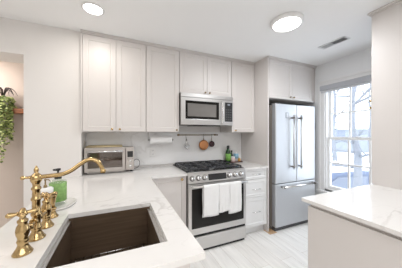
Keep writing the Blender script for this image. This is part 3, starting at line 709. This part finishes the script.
fo = new('frame', fr_, M['vent'], t)
for k in range(8):
    y = vy0 + .16 + k * .0165; s_ = MB(); s_.box(-(vx1 - vx0) / 2 + .015, (vx1 - vx0) / 2 - .015, -.008, .008, -.0006, .0006)
    bmesh.ops.transform(s_.bm, matrix=Matrix.Translation(((vx0 + vx1) / 2, y, CZ - .006)) @ Matrix.Rotation(R(15), 4, 'X'), verts=s_.bm.verts[:])
    new('louvre', s_, M['vent'], fo)
for k in range(8):
    y = vy0 + .022 + k * .0165; s_ = MB(); s_.box(-(vx1 - vx0) / 2 + .015, (vx1 - vx0) / 2 - .015, -.005, .005, -.0006, .0006)
    bmesh.ops.transform(s_.bm, matrix=Matrix.Translation(((vx0 + vx1) / 2, y, CZ - .006)) @ Matrix.Rotation(R(50), 4, 'X'), verts=s_.bm.verts[:])
    new('louvre', s_, M['vent'], fo)

# ============================================================ next room: shelf and trailing plant
t = thing('wall_shelf', 'brown wooden shelf on the tan wall beyond the doorway', 'shelf', (-1.4, 3.3, 1.64))
new('board', B(-1.95, -1.02, 3.215, 3.395, 1.632, 1.695, bev=.004), M['wood'], t)
t = thing('trailing_plant', 'green trailing plant with dark arching leaves in a white pot on shelf', 'plant', (-1.40, 3.28, 1.695))
px_, py_, pz_ = -1.375, 3.275, 1.6955
new('pot', MB().lathe([(.050, 0), (.058, .004), (.075, .115), (.078, .135), (.070, .135), (.066, .11), (0, .108)], (px_, py_, pz_), seg=28), M['white'], t)
rnd = random.Random(4)
stems = MB(); leaves = MB()
def leaf(b, p, d, n, ln, wd):
    d = d.normalized(); n = (n - d * n.dot(d)).normalized(); s_ = d.cross(n)
    pts = [p, p + d * ln * .35 + s_ * wd, p + d * ln * .75 + s_ * wd * .7 - n * ln * .06, p + d * ln - n * ln * .15, p + d * ln * .75 - s_ * wd * .7 - n * ln * .06, p + d * ln * .35 - s_ * wd]
    mid = [p + n * .0015, p + d * ln * .5 + n * ln * .06]
    v = [b.bm.verts.new(q) for q in pts]; m_ = b.bm.verts.new(mid[1])
    for a in range(6):
        f = b.bm.faces.new((v[a], v[(a + 1) % 6], m_)); f.smooth = True
for k in range(30):
    a = rnd.uniform(math.pi * 1.0, math.pi * 2.0) if k < 24 else rnd.uniform(0, 6.28)
    r0 = rnd.uniform(.07, .10); x = px_ + r0 * math.cos(a); y = py_ + r0 * math.sin(a) * .9
    bottom = rnd.choice([1.40, 1.33, 1.27, 1.2, 1.46, 1.36]); 
    if math.cos(a) < .1 and rnd.random() < .5: bottom = rnd.uniform(1.04, 1.15)
    pts = [(px_ + .04 * math.cos(a), py_ + .04 * math.sin(a), pz_ + .125), (x, y, pz_ + .145), (px_ + (r0 + .02) * math.cos(a), py_ + (r0 + .02) * math.sin(a), pz_ + .08)]
    z = pz_ + .08; cx, cy = pts[-1][0], pts[-1][1]
    while z > bottom:
        z -= .05; cx += rnd.uniform(-.010, .010); cy = min(cy + rnd.uniform(-.006, .006), 3.2 if z < 1.72 else 3.36); pts.append((cx, cy, z))
    path = cr_(pts, 3); stems.tube(path, .0016, 5)
    for i, q in enumerate(path[2:]):
        if rnd.random() < .92:
            th = rnd.uniform(0, 6.28); d_ = Vector((math.cos(th), -abs(math.sin(th)) * .9, rnd.uniform(-.9, .1)))
            leaf(leaves, q, d_, Vector((rnd.uniform(-.3, .3), -.6, 1)), rnd.uniform(.036, .052), rnd.uniform(.013, .019))
stm = new('stems', stems, mat('vine_stem', (.22, .30, .08), .6, noise=.1), t)
lo_ = new('leaves', leaves, M['leaf'], t, props={'kind': 'stuff'})
fr = MB()
for k in range(13):
    a = k * 2 * math.pi / 13 + rnd.uniform(-.2, .2); ln = rnd.uniform(.10, .19); ht = rnd.uniform(.05, .09)
    P_ = [Vector((px_ + u * ln * math.cos(a), min(py_ + u * ln * math.sin(a), 3.385), pz_ + .115 + .14 * min(u * 3, 1) ** .7 * .6 + ht * 4 * u * (1 - u) - .02 * u)) for u in [i / 8 for i in range(9)]]
    fr.tube(P_, [.003, .005, .006, .006, .0055, .005, .004, .003, .001], 6)
new('arching_leaves', fr, M['dleaf'], t, props=dict(label='dark arching strap leaves'))

# ============================================================ outdoors
GZ = -1.25
struct('ground', B(3.3, 60, -20, 60, GZ - .3, GZ), M['snow'])
rnd = random.Random(11)
def tree(loc, label, h, r0, seed, group=None, spread=1.0, depth=3):
    rnd = random.Random(seed); t = thing('bare_tree', label, 'tree', loc, group)
    tr_ = MB(); bp = MB()
    P_ = [Vector(loc) + Vector((.06 * math.sin(i * 1.3 + seed), .06 * math.cos(i * 1.7 + seed), h * i / 8)) for i in range(9)]
    tr_.tube(P_, [r0 * (1 - .75 * i / 8) for i in range(9)], 10)
    def branch(p, d, ln, r_, lv):
        pts = [p]; q = p.copy(); dd_ = d.normalized(); n = 5
        for i in range(n):
            dd_ = (dd_ + Vector((rnd.uniform(-.25, .25), rnd.uniform(-.25, .25), rnd.uniform(-.12, .25)))).normalized(); q = q + dd_ * ln / n; pts.append(q.copy())
        bp.tube(pts, [max(r_ * (1 - .8 * i / n), .004) for i in range(n + 1)], 6 if lv < 2 else 4)
        if lv < depth:
            for k in range(3):
                i = rnd.randint(1, n); branch(pts[i], (dd_ + Vector((rnd.uniform(-1, 1), rnd.uniform(-1, 1), rnd.uniform(-.3, .6)))), ln * rnd.uniform(.45, .65), r_ * .5, lv + 1)
    for k in range(16):
        f_ = rnd.uniform(.18, .98); i = f_ * 8; p = P_[int(i)].lerp(P_[min(int(i) + 1, 8)], i % 1)
        a = rnd.uniform(0, 6.28); branch(p, Vector((math.cos(a), math.sin(a), rnd.uniform(0, .6))), rnd.uniform(1.0, 1.9) * spread, r0 * .28, 1)
    new('trunk', tr_, M['bark'], t); new('branches', bp, M['bark'], t)
def ray(px, dist):   # ground position seen in that direction from the room
    th = R(23.7); v = Vector((math.sin(th) + math.cos(th) * (px - 201) / 188, math.cos(th) - math.sin(th) * (px - 201) / 188, 0))
    return v * dist
p = ray(355, 4.6); tree((p.x, p.y, GZ), 'snow-frosted bare tree just outside the window', 5.6, .11, 5, spread=.9)
p = ray(334, 13); tree((p.x, p.y, GZ), 'distant frosted tree seen through the left of the window', 8, .16, 8, spread=1.5)
p = ray(370, 17); tree((p.x, p.y, GZ), 'distant frosted tree seen through the right of the window', 7.5, .14, 21, spread=1.5)
# parked car
def car(px, dist, rot, label):
    p = ray(px, dist); t = thing('parked_car', label, 'car', (p.x, p.y, GZ)); Mx = Matrix.Translation((p.x, p.y, GZ)) @ Matrix.Rotation(rot, 4, 'Z')
    def tx(mb): bmesh.ops.transform(mb.bm, matrix=Mx, verts=mb.bm.verts[:]); return mb
    side = [(-2.2, .35), (-2.25, .7), (-2.1, .92), (-1.5, 1.0), (-.95, 1.48), (-.2, 1.58), (.7, 1.52), (1.35, 1.05), (2.05, .92), (2.25, .7), (2.2, .35)]
    b = MB(); b.ring([[(x, y * (1 - .10 * max(0, z - 1) / .6), z) for x, z in side] for y in (-.85, -.8, .8, .85)]); o = new('body', tx(b), M['carp'], t)
    for pl_ in o.data.polygons: pl_.use_smooth = False
    for y in (-.862, .802):
        gl = MB(); gl.ring([[(x, yy, z) for x, z in ((-1.25, 1.06), (-.85, 1.40), (-.15, 1.46), (-.15, 1.06))] for yy in (y, y + .06)]); g1 = new('side_window', tx(gl), M['carg'], o)
        gl = MB(); gl.ring([[(x, yy, z) for x, z in ((-.05, 1.06), (-.05, 1.46), (.62, 1.42), (1.12, 1.06))] for yy in (y, y + .06)]); new('side_window', tx(gl), M['carg'], o)
    sn = MB(); sn.ring([[(x, y, z) for x, z in ((-1.0, 1.485), (-.9, 1.56), (-.2, 1.66), (.65, 1.60), (.72, 1.535), (-.2, 1.585))] for y in (-.72, .72)]); new('roof_snow', tx(sn), M['snow'], o)
    for x in (-1.4, 1.4):
        for y in (-.80, .80):
            new('wheel', tx(MB().lathe([(.2, -.1), (.33, -.1), (.34, 0), (.33, .1), (.2, .1)], (x, y, .34), (0, 1, 0), 24)), M['tire'], t)
car(355, 5.9, R(-35), 'slate-blue car with snowy roof parked outside the window')
# neighbouring house and hedge
def house(px, dist, w_, d_, h_, rot, label):
    p = ray(px, dist); t = thing('house', label, 'house', (p.x, p.y, GZ)); Mx = Matrix.Translation((p.x, p.y, GZ)) @ Matrix.Rotation(rot, 4, 'Z')
    def tx(mb): bmesh.ops.transform(mb.bm, matrix=Mx, verts=mb.bm.verts[:]); return mb
    wl_ = new('walls', tx(B(-w_ / 2, w_ / 2, -d_ / 2, d_ / 2, 0, h_)), M['house'], t)
    r_ = MB(); r_.ring([[(x, -d_ / 2 - .4, h_ + .01), (x, d_ / 2 + .4, h_ + .01), (x, 0, h_ + 1.6)] for x in (-w_ / 2 - .4, w_ / 2 + .4)]); ro = new('roof', tx(r_), M['snow'], t)
    for pl_ in ro.data.polygons: pl_.use_smooth = False
    for k in range(4):
        x = -w_ / 2 + w_ * (k + .5) / 4
        new('window', tx(B(x - .5, x + .5, -d_ / 2 - .05, -d_ / 2 - .005, 1.9, 3.1)), M['carg'], wl_)
house(345, 30, 16, 7, 3.3, R(-38), 'low pale house with snowy roof across the street')
